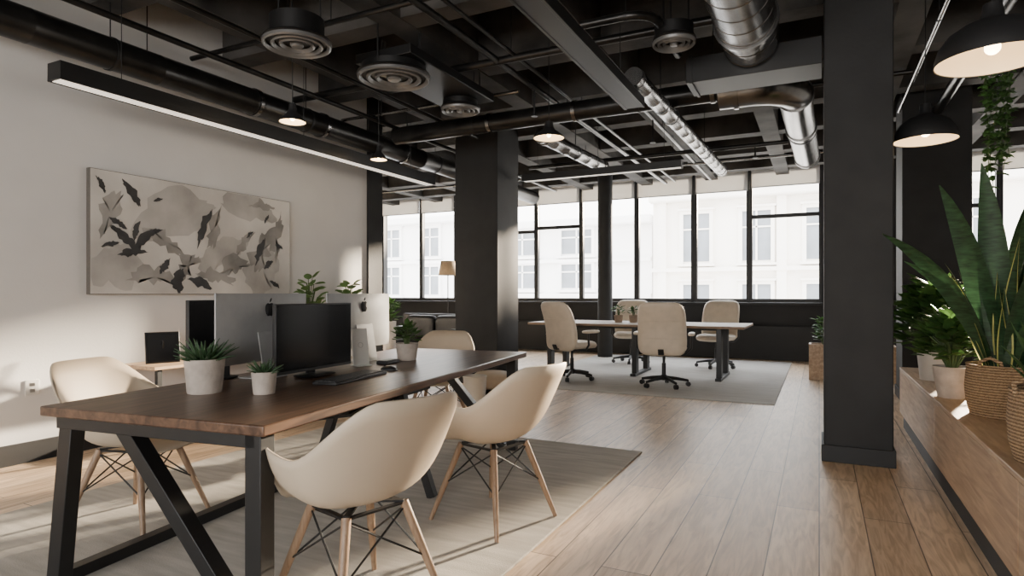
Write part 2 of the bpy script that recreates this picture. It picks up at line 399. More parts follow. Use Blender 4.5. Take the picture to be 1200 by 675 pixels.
dup(ch, 'cream shell armchair at the far end of the walnut desk, mostly hidden by it', (-3.06, 4.62, RG), R(-165), G)

# ------------------------------------------------------------------ on the desk (screens face +x locally)
def logo_mesh():
    P = [(0,.36),(.12,.42),(.27,.40),(.38,.30),(.30,.22),(.26,.08),(.30,-.06),(.40,-.14),(.34,-.32),(.22,-.47),(.10,-.48),(0,-.44),(-.10,-.48),(-.22,-.47),(-.36,-.30),(-.43,-.05),(-.42,.18),(-.33,.34),(-.2,.42),(-.1,.40)]
    Lf = [(0,.48),(.02,.62),(.10,.73),(.18,.78),(.17,.64),(.10,.52)]
    m = MB(); s = .078
    for Q in (P, Lf):
        c = (sum(q[0] for q in Q)/len(Q), sum(q[1] for q in Q)/len(Q))
        m.add([(0, c[0]*s, c[1]*s)]+[(0, q[0]*s, q[1]*s) for q in Q], [(0, 1+i, 1+(i+1) % len(Q)) for i in range(len(Q))])
    return m
def alu_computer(label, loc, rz, W=.34, lg=0):
    t = thing('desktop_computer', label, 'computer', loc, rz, 'silver desktop computers seen from behind')
    MB().box(-.008, .004, -W, W, .09, .455).build('front_panel', M['alu'], t, bevel=.003)
    MB().box(-.0105, -.008, -W+.01, W-.01, .15, .445).build('screen', M['screen'], t)
    m = MB(); vs = []; n = 17
    for i in range(n):
        for j in range(n):
            u = i/(n-1)*2-1; v = j/(n-1)*2-1
            x = .004+.028*(1-abs(u)**3)*(1-abs(v)**3); vs.append((x, u*W, .2725+v*.1825))
    m.add(vs, [(i*n+j, i*n+j+1, (i+1)*n+j+1, (i+1)*n+j) for i in range(n-1) for j in range(n-1)])
    m.build('back_cover', M['alu'], t, ang=60)
    m = MB(); m.add([(.03, -.09, .25), (.03, .09, .25), (.07, .09, .02), (.07, -.09, .02), (.036, -.09, .25), (.036, .09, .25), (.078, .09, .02), (.078, -.09, .02)],
                    [(0,1,2,3), (4,7,6,5), (0,4,5,1), (1,5,6,2), (2,6,7,3), (3,7,4,0)])
    m.box(-.09, .078, -.09, .09, 0, .007); m.box(.07, .078, -.09, .09, .005, .022)
    m.build('stand', M['alu'], t, bevel=.002)
    l = logo_mesh().build('logo', M['logo'], t, loc=(.0345, 0, .37), solid=.002); l['label'] = 'dark fruit emblem with a bite on the back'
    return t
pc = alu_computer('silver desktop computer seen from behind, left one behind the black monitor', D(-.32, -.44), DA)
dup(pc, 'silver desktop computer seen from behind, beside the slim white device', D(-.30, .44), DA+R(-3), 'silver desktop computers seen from behind')
def monitor(label, loc, rz, face=1, w=.61, h=.365, zb=.035, bw=.24, bd=.15):
    t = thing('computer_monitor', label, 'monitor', loc, rz)
    MB().box(-.012*1, .012, -w/2, w/2, zb, zb+h).build('bezel', M['plastic'], t, bevel=.003)
    a, b = (.012, .0135) if face > 0 else (-.0135, -.012)
    MB().box(a, b, -w/2+.008, w/2-.008, zb+.016, zb+h-.008).build('screen', M['screen'], t)
    MB().bar((-.03*face, 0, .008), (-.03*face, 0, zb+h*.5), .06, .02, (1, 0, 0)).box(min(-.03*face, 0), max(-.03*face, 0), -.04, .04, zb+h*.4, zb+h*.55).build('stand', M['plastic'], t, bevel=.003)
    MB().pad(bd, bw, .016, lambda v: Vector((v.x, v.y, v.z+.008)), n=4).build('base', M['plastic'], t)
    return t
monitor('black computer monitor with dark screen facing the right hand chairs', D(-.10, -.30), DA+R(-3))
monitor('dark monitor behind the left end of the first silver computer', D(-.49, -.58), DA, -1, .42, .33, .09, .2, .11)
kb = thing('keyboard', 'black keyboard lying in front of the black monitor', 'keyboard', D(.16, -.33), DA+R(2))
MB().box(-.07, .07, -.25, .25, 0, .014).build('case', M['plastic'], kb, bevel=.003)
m = MB()
for i in range(5):
    for j in range(23):
        x0 = -.058+i*.0235; y0 = -.24+j*.0209
        if i == 4 and 6 < j < 14: 
            if j == 7: m.box(x0, x0+.019, y0, y0+.14, .013, .019)
            continue
        m.box(x0, x0+.0195, y0, y0+.0175, .013, .019)
m.build('keys', M['keys'], kb)
mo = thing('mouse', 'black mouse on the desk beyond the keyboard', 'mouse', D(.15, .06), DA)
MB().pad(.105, .06, .05, lambda v: Vector((v.x, v.y, max(0, v.z)+.001)), n=2.4, bulge=1).build('shell', M['plastic'], mo)
MB().sweep([(-.02, 0, .026), (-.03, 0, .0255)], .004, 8).build('scroll_wheel', M['keys'], mo)
sp = thing('desk_device', 'slim white upright device beside the right silver computer', 'device', D(-.13, .2), DA-R(25))
rot = Matrix.Rotation(R(-8), 4, 'Y')
MB().box(-.006, .006, -.058, .058, .004, .235, mat=rot).build('panel', M['white'], sp, bevel=.005)
MB().box(-.05, .045, -.05, .05, 0, .008).build('foot', M['white'], sp, bevel=.003)
l = MB().lathe([(.014, 0), (.018, .001), (.018, .002), (.014, .0015)], n=28).build('round_mark', M['chrome'], sp); l.location = rot @ Vector((.0062, 0, .13)); l.rotation_euler = (0, R(82), 0)
ph = thing('desk_phone_dock', 'small black dock lying right of the slim white device', 'dock', D(-.04, .37), DA)
MB().box(-.04, .04, -.08, .08, 0, .022).build('case', M['plastic'], ph, bevel=.006)
MB().box(-.03, .03, -.07, .07, .022, .024).build('pad', M['keys'], ph)

# ------------------------------------------------------------------ plants
def pot_parts(t, r, h, mat, taper=.8, name='pot'):
    MB().lathe([(0, 0), (r*taper, 0), (r*taper*1.03, .005), (r*.97, h*.8), (r, h), (r*.9, h), (r*.88, h*.85)], n=32).build(name, mat, t)
    MB().lathe([(0, h*.86), (r*.9, h*.85)], n=24).build('soil', M['soil'], t)
def succulent(label, loc, r, h, ph, n=34, L=.15, W=.022):
    t = thing('potted_succulent', label, 'plant', loc); pot_parts(t, r, h, M['pot'], .82)
    m = MB()
    for i in range(n):
        q = i/n; az = i*2.4; el = R(20+62*q); m.leaf((0.2*r*math.cos(az), .2*r*math.sin(az), h*.85), az, el, L*random.uniform(.75, 1.1)*(1-.25*q), W, random.uniform(.1, .5), 5, 'taper', .3)
    m.build('leaves', M['leafs'], t, ang=60, solid=.0025); return t
succulent('large spiky succulent in a pale concrete pot at the near end of the desk', D(-.21, -.95), .087, .155, 0, 60, .155, .026)
succulent('small spiky succulent in a small concrete pot beside the large one', D(.07, -.885), .055, .10, 0, 36, .095, .019)
def bushy(name, label, loc, r, h, pmat, n, rad, hh, L, W, lm, potname='pot', el0=-10, group=None, taper=.8, droop=.5, zoff=0, kind='oval'):
    t = thing(name, label, 'plant', loc, 0, group); pot_parts(t, r, h, pmat, taper, potname)
    m = MB(); s = MB()
    for i in range(n):
        az = i*2.39996+random.uniform(-.3, .3); q = (i+.5)/n
        rr = rad*math.sqrt(q)*random.uniform(.5, 1.0); zz = h+zoff+hh*(1-q**1.8)*random.uniform(.6, 1.05)+.02
        p = Vector((rr*.75*math.cos(az), rr*.75*math.sin(az), zz))
        m.leaf(p, az, R(random.uniform(el0, 55)*(1-.5*q)+15), L*random.uniform(.7, 1.15), W*random.uniform(.8, 1.15), droop*random.uniform(.5, 1.5), 5, kind, .18, twist=random.uniform(-.5, .5))
        if i % 3 == 0: s.sweep([(r*.15*math.cos(az), r*.15*math.sin(az), h*.85), p.lerp(Vector((0, 0, h)), .45)+Vector((0, 0, .03)), p], .0035 if r < .1 else .005, 5)
    s.build('stems', M['stem'], t); m.build('leaves', lm, t, ang=60); return t
bushy('potted_plant', 'small leafy plant in a grey tapered pot near the far end of the desk', D(-.03, .60), .078, .115, M['pot'], 44, .09, .10, .07, .042, M['leafm'])
CT = .54
bushy('potted_plant', 'bushy dark green plant in a white pot on the far end of the low cabinet', (.80, 5.70, CT), .12, .22, M['whitepot'], 340, .38, .44, .16, .09, M['leafm'], el0=0, droop=.7, zoff=.04)
bushy('potted_plant', 'bushy plant in a pale rounded pot beside the woven basket planter', (.76, 4.78, CT), .105, .2, M['pot'], 200, .23, .27, .12, .065, M['leafm'], el0=0, droop=.6, taper=.72, zoff=.03)
def basket_parts(t, r, h):
    MB().lathe([(0, 0), (r*.86, 0), (r*.96, h*.25), (r, h*.55), (r*.95, h*.93), (r*.97, h), (r*.88, h), (r*.86, h*.85)], n=40).build('basket', M['weave'], t)
    MB().lathe([(0, h*.87), (r*.87, h*.86)], n=24).build('soil', M['soil'], t)
    for sg in (-1, 1):
        MB().sweep([(sg*r*.97, -.05, h*.92), (sg*(r+.01), -.045, h*1.08), (sg*(r+.012), 0, h*1.16), (sg*(r+.01), .045, h*1.08), (sg*r*.97, .05, h*.92)], .009, 8).build('handle', M['weave'], t)
t = thing('snake_plant', 'tall snake plant with yellow edged leaves in a woven basket', 'plant', (.90, 4.18, CT), R(60)); basket_parts(t, .178, .28)
m = MB(); random.seed(11)
for i in range(30):
    az = i*2.4; q = random.random(); m.leaf((.11*math.cos(az)*q, .11*math.sin(az)*q, .22), az, R(random.uniform(70, 88)), random.uniform(.35, .8), .075, random.uniform(-.05, .3), 9, 'blade', .22, True, random.uniform(-1.2, 1.2))
m.build('leaves', [M['snake'], M['margin']], t, ang=60)
m = MB()
for (azw, el, L, dr, W) in ((207, 72, 1.02, .62, .12), (222, 80, 1.10, .35, .13), (196, 78, .80, .7, .10), (240, 84, 1.15, .2, .14), (300, 78, 1.1, .4, .14), (20, 78, 1.05, .5, .13), (60, 82, 1.15, .4, .12), (30, 86, 1.2, .15, .14), (330, 84, 1.18, .2, .15), (350, 70, 1.0, .5, .14), (275, 74, .9, .6, .12), (10, 66, .85, .6, .12)):
    a = R(azw-60); m.leaf((.05*math.cos(a), .05*math.sin(a), .22), a, R(el), L, W, dr, 12, 'oval', .2, twist=.6)
m.build('broad_leaves', M['snake'], t, ang=60)
t = thing('basket_planter', 'woven basket planter at the near end of the low cabinet, cut by the picture edge', 'plant', (.845, 3.09, CT), R(40)); basket_parts(t, .172, .29)
m = MB()
for i in range(26):
    az = i*2.4; m.leaf((.04*math.cos(az), .04*math.sin(az), .22), az, R(random.uniform(65, 87)), random.uniform(.22, .38), .05, random.uniform(.1, .5), 7, 'oval', .2)
m.build('leaves', M['leafm'], t, ang=60)
t = thing('hanging_plant', 'trailing green vine hanging from the ceiling between the pendants', 'plant', (1.17, 5.62, 2.85))
MB().lathe([(0, 0), (.045, 0), (.06, .05), (.065, .1), (.058, .1), (.055, .08)], n=24).build('pot', M['black'], t)
MB().lathe([(0, .085), (.058, .085)], n=24).build('soil', M['soil'], t)
m = MB()
for k in range(3): a = k*2.1; m.sweep([(.058*math.cos(a), .058*math.sin(a), .09), (0, 0, .42)], .003, 5)
m.sweep([(0, 0, .42), (0, 0, ZS-2.85)], .003, 5); m.build('hanger', M['steel'], t)
s = MB(); m = MB()
for k in range(9):
    a = k*.7; r0 = .075; ln = random.uniform(.55, .98); pts = [Vector((.03*math.cos(a), .03*math.sin(a), .09)), Vector((r0*math.cos(a), r0*math.sin(a), .12))]
    for q in range(1, 14): pts.append(Vector((r0*(1.15-.04*q)*math.cos(a)+random.uniform(-.015, .015), r0*(1.15-.04*q)*math.sin(a)+random.uniform(-.015, .015), .1-ln*q/13)))
    s.sweep(pts, .0025, 5)
    for p in pts[1:]:
        for _ in range(4): m.leaf(p, random.uniform(0, 6.28), R(random.uniform(-50, 20)), .055, .04, .6, 3, 'oval', .2)
s.build('stems', M['stem'], t); m.build('leaves', M['leafm'], t, ang=60)

# ------------------------------------------------------------------ low cabinet right
t = thing('low_cabinet', 'long low oak cabinet with black plinth along the right side', 'cabinet', (.66, 0, 0))
MB().box(.02, .75, 1.02, 6.54, 0, .13).build('plinth', M['black'], t)
MB().box(.012, .76, 1.0, 6.56, .13, .515).build('body', M['oak'], t, bevel=.003)
MB().box(-.008, .77, .99, 6.57, .516, .54).build('top', M['oak'], t, bevel=.004)
for k in range(3):
    y0 = 1.0+k*1.853; MB().box(-.006, .012, y0+.003, y0+1.85, .135, .513).build('door', M['oak'], t, bevel=.002)

t = thing('planter_box', 'oak planter box on the floor behind the tall right column', 'planter', (-.13, 9.6, 0))
MB().box(0, 1.06, 0, .03, 0, .5).box(0, 1.06, .33, .36, 0, .5).box(0, .03, .03, .33, 0, .5).box(1.03, 1.06, .03, .33, 0, .5).box(.03, 1.03, .03, .33, 0, .03).build('box', M['oak'], t, bevel=.003)
MB().box(.03, 1.03, .03, .33, .4, .44).build('soil', M['soil'], t)
for k, (px_, nm) in enumerate(((.06, 'leafy green plant at the left end of the oak planter box'), (.4, 'leafy plant in the middle of the oak planter box'), (.74, 'leafy plant at the right end of the oak planter box'))):
    q = thing('leafy_plant', nm, 'plant', (px_, 9.78, .441), 0, 'plants in the oak planter box'); m = MB(); s = MB()
    for i in range(90):
        az = i*2.4; z = random.uniform(.1, .4); rr = random.uniform(.01, .09)
        m.leaf((rr*math.cos(az), rr*math.sin(az), z), az, R(random.uniform(10, 60)), random.uniform(.08, .13), .055, .7, 4, 'oval', .2)
        if i % 3 == 0: s.sweep([(0, 0, 0), (rr*math.cos(az), rr*math.sin(az), z)], .004, 5)
    s.build('stems', M['stem'], q); m.build('leaves', M['leafm'], q, ang=60)

# ------------------------------------------------------------------ meeting table & task chairs
mt = thing('meeting_table', 'long wooden meeting table with black pedestal legs by the windows', 'table', (-2.45, 9.2, RG))
HM = .77-RG
MB().box(-1.58, 1.57, -.6, .6, HM-.035, HM).build('tabletop', M['meet'], mt, bevel=.005)
for lx in (-1.3, .04, 1.22):
    for ly in (-.34, .3): MB().box(lx-.035, lx+.035, ly-.07, ly+.07, .04, HM-.035).build('leg', M['steel'], mt, bevel=.004)
    MB().box(lx-.04, lx+.04, -.48, .45, 0, .04).build('foot_bar', M['steel'], mt, bevel=.004)
MB().box(-1.3, 1.22, -.03, .03, HM-.09, HM-.035).build('beam', M['steel'], mt, bevel=.003)
def task_chair(label, loc, rz, group):
    t = thing('swivel_chair', label, 'chair', loc, rz, group)
    for k in range(5):
        a = 2*PI*k/5+.3; c, s = math.cos(a), math.sin(a)
        MB().sweep([(.03*c, .03*s, .11), (.16*c, .16*s, .10), (.31*c, .31*s, .075)], [.028, .022, .016], 8).build('base_arm', M['steel'], t)
        q = MB()
        for o in (-.013, .013):
            q.sweep([(.31*c-s*(o-.009), .31*s+c*(o-.009), .03), (.31*c-s*(o+.009), .31*s+c*(o+.009), .03)], .03, 14)
        q.sweep([(.31*c, .31*s, .03), (.31*c, .31*s, .08)], .008, 8)
        q.build('caster', M['plastic'], t)
    MB().lathe([(0, .08), (.04, .08), (.04, .14), (.027, .15), (.027, .3), (.018, .3), (.018, .42), (0, .42)], n=20).build('gas_lift', M['steel'], t)
    MB().box(-.1, .1, -.12, .1, .405, .44).build('tilt_mechanism', M['plastic'], t, bevel=.008)
    MB().pad(.56, .54, .11, lambda v: Vector((v.x, v.y+.02, .49+v.z-.25*max(0, v.y-.12)**2*4)), n=5, bulge=4).build('seat', M['leather'], t, ang=80)
    def fb(v):
        k = (v.y+.34)/.68; z = .41+.68*k; w = v.x*(1-.05*k)
        return Vector((w, -.24-.13*k+.05*math.sin(PI*k*1.1)+.45*w*w+v.z, z))
    MB().pad(.62, .68, .10, fb, n=5.5, bulge=4, na=48).build('backrest', M['leather'], t, ang=80)
    m = MB(); m.sweep([fb(Vector((xx, .1, -.052))) for xx in (-.26, -.13, 0, .13, .26)], .005, 6); m.sweep([fb(Vector((xx, -.12, -.052))) for xx in (-.26, -.13, 0, .13, .26)], .005, 6)
    m.build('seam', M['leather'], t)
    MB().bar((0, -.1, .42), (0, -.29, .44), .07, .02).bar((0, -.30, .43), (0, -.335, .5), .07, .018, (0, 1, 0)).build('back_bracket', M['plastic'], t, bevel=.004)
    for sx in (-1, 1):
        MB().sweep([(sx*.1, 0, .425), (sx*.28, 0, .43), (sx*.345, -.01, .50), (sx*.345, -.02, .62), (sx*.345, -.02, .665)], .015, 8).build('arm_post', M['plastic'], t)
        MB().pad(.075, .31, .045, lambda v: Vector((sx*.345+v.x, v.y+.03, .68+v.z)), n=4).build('armrest', M['leather'], t)
    return t
g = 'cream swivel chairs around the meeting table'
tcx = task_chair('cream swivel chair turned sideways at the near left of the meeting table', (-3.10, 8.08, RG), R(-26), g)
dup(tcx, 'cream swivel chair with its back to the camera, right of the sideways one', (-1.80, 8.0, RG), R(6), g)
dup(tcx, 'cream swivel chair facing the camera behind the right end of the meeting table', (-1.50, 10.45, RG), R(172), g)
dup(tcx, 'cream swivel chair facing the camera behind the two small pots on the table', (-2.93, 10.5, RG), R(190), g)
for (px_, py_, l_) in ((-2.78, 9.25, 'small green plant in a brownish pot on the meeting table, left one'), (-2.56, 9.3, 'small green plant in a brownish pot on the meeting table, right one')):
    bushy('potted_plant', l_, (px_, py_, .7705), .07, .11, M['brownpot'], 30, .09, .1, .08, .04, M['leafm'])

# ------------------------------------------------------------------ art, outlet, console along left wall
t = thing('abstract_painting', 'wide unframed abstract painting of black and grey shapes on the white wall', 'painting', (XL+.003, 3.775, 1.69))
MB().box(0, .045, -1.0, 1.0, -.49, .49).build('stretcher', M['canvas'], t, bevel=.003)
MB().box(.0452, .047, -.995, .995, -.485, .485).build('canvas', M['art'], t)
def blob(m, u, v, L, W, ang, x, bend=.2, rough=.12, n=34):
    cy = (u-.5)*1.98; cz = (v-.5)*.97; a = R(ang); P = []; j1 = j2 = 0
    for i in range(n):
        th = 2*PI*i/n; px_ = math.cos(th)*L/2; s_ = math.sin(th)
        j1 = .45*j1+random.uniform(-1, 1); j2 = .45*j2+random.uniform(-1, 1)
        pz = (abs(s_)**1.4)*(1 if s_ > 0 else -1)*W/2*(1+rough*3*j1)+bend*L*(1-(2*px_/L)**2)
        px_ *= 1+rough*j2
        yy = cy+px_*math.cos(a)-pz*math.sin(a); zz = cz+px_*math.sin(a)+pz*math.cos(a)
        P.append((x, max(-.99, min(.99, yy)), max(-.48, min(.48, zz))))
    c = (x, sum(p[1] for p in P)/n, sum(p[2] for p in P)/n)
    m.add([c]+P, [(0, 1+i, 1+(i+1) % n) for i in range(n)])
random.seed(3)
LG = [(.36,.66,.8,.36,25), (.1,.18,.5,.36,0), (.84,.22,.6,.34,70), (.6,.35,.6,.26,30), (.74,.83,.7,.24,-10)]
GR = [(.08,.66,.4,.12,70), (.30,.45,.4,.12,-30), (.55,.62,.42,.11,75), (.66,.24,.42,.14,15), (.92,.60,.5,.12,80), (.42,.24,.3,.14,50), (.26,.12,.4,.14,0), (.82,.9,.3,.07,0), (.72,.5,.3,.08,50), (.82,.44,.44,.18,68), (.56,.14,.36,.12,-10)]
BK = [(.035,.88,.14,.04,-60), (.155,.85,.24,.07,-55), (.12,.47,.28,.06,-42), (.205,.44,.30,.07,48), (.165,.34,.24,.07,8), (.25,.52,.18,.04,28), (.1,.58,.16,.04,-30), (.07,.4,.14,.04,20), (.18,.54,.18,.04,75),
      (.30,.24,.16,.06,60), (.37,.12,.22,.10,80), (.47,.09,.24,.07,-20), (.495,.62,.36,.07,68), (.81,.44,.28,.08,68), (.86,.3,.14,.05,40), (.745,.6,.10,.03,40),
      (.85,.78,.11,.03,60), (.93,.5,.11,.04,-20), (.27,.82,.09,.025,20), (.9,.1,.14,.04,-30)]
for nm, lst, x0, bd, rg, mt_ in (('light_grey_shapes', LG, .0473, .1, .12, 'artl'), ('grey_shapes', GR, .0483, .08, .24, 'artg'), ('black_shapes', BK, .0497, .06, .16, 'artk')):
    m = MB()
    for i, q in enumerate(lst): blob(m, q[0], q[1], q[2], q[3], q[4], x0+i*.0001, bd, rg)
    m.build(nm, M[mt_], t)
t = thing('wall_outlet', 'white power outlet low on the white wall', 'outlet', (XL+.001, 2.41, .53))
MB().box(0, .008, -.045, .045, -.055, .055).build('plate', M['white'], t, bevel=.003)
for dz in (-.022, .022): MB().box(.008, .0095, -.016, .016, dz-.012, dz+.012).build('socket', M['chrome'], t)
t = thing('console_table', 'narrow oak console table against the white wall behind the desk', 'console table', (-4.82, 4.4, 0))
MB().box(-.22, .24, -1.4, 1.3, .61, .64).build('tabletop', M['oak'], t, bevel=.004)
for a in (-1.34, 1.24):
    for b in (-.2, .2): MB().box(b-.018, b+.018, a-.018, a+.018, 0, .61).build('leg', M['steel'], t)
MB().box(-.22, .22, -1.36, 1.26, .15, .17).build('shelf', M['oak'], t, bevel=.003)
t = thing('picture_frame', 'small dark frame leaning on the console table', 'picture frame', (-4.74, 3.18, .6425), R(-20))
mrot = Matrix.Rotation(R(-9), 4, 'Y')
MB().box(-.008, .008, -.125, .125, .003, .255, mat=mrot).build('frame', M['plastic'], t, bevel=.003)
MB().box(.008, .0095, -.11, .11, .018, .24, mat=mrot).build('picture', M['screen'], t)
MB().bar((-.005, 0, .18), (-.085, 0, .002), .04, .006, (0, 1, 0)).build('easel_back', M['plastic'], t)
def big_leaf_plant(label, loc, n, hmin, hmax, r=.09, h=.16, sp=.15, L=.16, W=.14, pmat=None, lm=None, group=None):
    t = thing('broad_leaf_plant', label, 'plant', loc, 0, group); pot_parts(t, r, h, pmat or M['pot'])
    m = MB(); s = MB()
    for i in range(n):
        az = i*2.4+random.uniform(-.2, .2); q = i/n; z = hmin+(hmax-hmin)*(1-q)*random.uniform(.85, 1); rr = sp*(.3+.7*q)
        if math.cos(az) < 0: rr *= .4
        p = Vector((rr*math.cos(az), rr*math.sin(az), z)); s.sweep([(0, 0, h*.8), (rr*.4*math.cos(az), rr*.4*math.sin(az), z*.6+h*.3), p], .004, 5)
        m.leaf(p, az, R(random.uniform(25, 65)), L, W, 1.0, 6, 'oval', .15, twist=random.uniform(-.6, .6))
    s.build('stems', M['stem'], t); m.build('leaves', lm or M['leafm'], t, ang=60); return t
big_leaf_plant('tall broad leaved plant above the first silver computer, on the console table', (-4.78, 4.80, .6405), 34, .35, .74, L=.13, W=.085, lm=M['leafl'])
big_leaf_plant('broad leaved plant above the second silver computer, on the console table', (-4.78, 5.40, .6405), 30, .32, .72, L=.13, W=.085, lm=M['leafl'])

# ------------------------------------------------------------------ lounge corner left of column
t = thing('sofa', 'black leather sofa in the corner left of the middle column', 'sofa', (-5.95, 8.75, 0), R(0))
MB().box(-.8, .8, -.4, .4, .1, .28).build('frame', M['sofa'], t, bevel=.02)
MB().box(-.8, .8, .32, .44, .28, .86).build('back_frame', M['sofa'], t, bevel=.03)
for sx in (-1, 1):
    MB().box(min(sx*.64, sx*.82), max(sx*.64, sx*.82), -.4, .32, .28, .64).build('armrest', M['sofa'], t, bevel=.03)
    MB().pad(.62, .6, .17, lambda v: Vector((sx*.31+v.x, v.y-.08, .36+v.z)), n=5).build('seat_cushion', M['sofa'], t, ang=70)
    MB().pad(.62, .44, .2, lambda v: Vector((sx*.31+v.x, .22+v.z, .62+v.y)), n=7, bulge=5).build('back_cushion', M['sofa'], t, ang=70)
    for sy in (-1, 1): MB().sweep([(sx*.72, sy*.33, 0), (sx*.72, sy*.33, .1)], .02, 10).build('leg', M['steel'], t)
t = thing('floor_lamp', 'floor lamp with a tan drum shade behind the black sofa', 'lamp', (-6.28, 9.85, 0))
MB().lathe([(0, 0), (.15, 0), (.15, .02), (.02, .03)], n=28).build('base', M['steel'], t)
MB().sweep([(0, 0, .02), (0, 0, 1.75)], .011, 10).build('pole', M['steel'], t)
MB().lathe([(.18, 1.56), (.13, 1.83)], n=32).build('shade', M['shade'], t, solid=.003)
bushy('potted_plant', 'leafy plant in a tall white pot left of the black sofa', (-5.75, 7.4, 0), .10, .8, M['whitepot'], 80, .16, .3, .13, .06, M['leafm'], el0=-20)
t = thing('ottoman', 'low cream round ottoman in front of the middle column', 'ottoman', (-3.45, 6.4, 0))
MB().pad(.5, .5, .2, lambda v: Vector((v.x, v.y, .19+v.z)), n=2.0).build('cushion', M['leather'], t, ang=70)
MB().lathe([(0, 0), (.2, 0), (.21, .1), (0, .1)], n=32).build('base', M['steel'], t)
t = thing('waste_bin', 'small white cylindrical bin beside the low ottoman', 'bin', (-3.38, 5.85, 0))
MB().lathe([(0, 0), (.11, 0), (.13, .3), (.122, .3), (.105, .01)], n=28).build('body', M['white'], t)
MB().lathe([(.131, .29), (.136, .3), (.131, .31), (.122, .305)], n=28).build('rim', M['white'], t)

# ------------------------------------------------------------------ pendants
def pendant(label, loc, dia, big=True):
    r = dia/2; t = thing('pendant_light', label, 'pendant lamp', loc, 0, 'black pendant lamps over the low cabinet' if big else 'small pendant lamps near the wall')
    if big:
        P = [(r, 0), (r*.99, .03), (r*.93, .075), (r*.78, .125), (r*.55, .16), (r*.28, .18), (r*.2, .2), (r*.16, .26), (.0, .265)]
        Q = [(r*.985, .003), (r*.97, .03), (r*.91, .073), (r*.76, .12), (r*.53, .154), (r*.15, .17), (0, .171)]
    else:
        P = [(r, 0), (r*.8, .035), (r*.42, .075), (r*.3, .1), (r*.26, .15), (0, .155)]
        Q = [(r*.98, .002), (r*.78, .033), (r*.4, .071), (0, .073)]
    MB().lathe(P, n=40).build('shade', M['black'], t, ang=50)
    MB().lathe(Q, n=40).build('shade_lining', M['lining'], t, ang=50)
    br = .032 if big else .02
    MB().lathe([(0, -br)]+[(br*math.cos(R(a)), br*math.sin(R(a))) for a in range(-75, 90, 15)]+[(0, br)], (0, 0, .06 if big else .03), 16).build('bulb', M['bulb'], t, ang=80)
    MB().sweep([(0, 0, .09 if big else .05), (0, 0, .17 if big else .08)], .014, 10).build('socket', M['steel'], t)
    top = ZS-loc[2]
    MB().sweep([(0, 0, .15), (0, 0, top)], .004, 6).build('cord', M['steel'], t)
    MB().lathe([(0, top-.03), (.05, top-.03), (.05, top), (0, top)], n=20).build('ceiling_canopy', M['steel'], t)
    l = bpy.data.lights.new('pendant_glow', 'POINT'); l.energy = 3.5; l.color = (1, .76, .47); l.shadow_soft_size = .03
    lo = bpy.data.objects.new('pendant_glow', l); C.objects.link(lo); lo.location = (loc[0], loc[1], loc[2]-.03)
pendant('large black dome pendant nearest the camera at the top right', (.71, 3.5, 2.27), .45)
pendant('black dome pendant beside the tall right column', (.68, 5.26, 2.3), .40)
pendant('small conical pendant lamp above the painting', (-3.83, 3.67, 2.6), .21, False)
pendant('tiny conical pendant lamp beyond the linear light near the wall end', (-4.1, 5.1, 2.6), .17, False)
pendant('small pendant lamp hanging right of the middle column', (-2.2, 5.15, 2.62), .28, False)

# ------------------------------------------------------------------ linear lights
def linear(label, p0, p1, w, h, lit=True):
    p0 = Vector(p0); p1 = Vector(p1); c = (p0+p1)/2; L = (p1-p0).length; d = p1-p0
    t = thing('linear_light', label, 'ceiling light', c, math.atan2(-d.x, d.y))
    MB().box(-w/2, w/2, -L/2, L/2, .006, h).box(-w/2, -w/2+.02, -L/2, L/2, 0, .006).box(w/2-.02, w/2, -L/2, L/2, 0, .006).build('housing', M['steel'], t, bevel=.002)
    MB().box(-w/2+.021, w/2-.021, -L/2+.02, L/2-.02, .002, .006).build('diffuser', M['strip'] if lit else M['steel'], t)
    for s in (-.4, 0, .4):
        MB().sweep([(0, s*L, h), (0, s*L, ZS-c.z)], .003, 6).build('hanger_wire', M['steel'], t)
linear('long black linear light with glowing underside along the white wall', (-4.47, 2.25, 2.6), (-4.47, 6.6, 2.6), .15, .12)
linear('long black linear light above the desk, running towards the windows', (-1.38, .9, 2.75), (-1.38, 5.05, 2.75), .17, .08, False)
linear('black linear light hung crosswise above the meeting table', (-1.5, 7.65, 2.75), (-3.65, 7.65, 2.75), .12, .09)

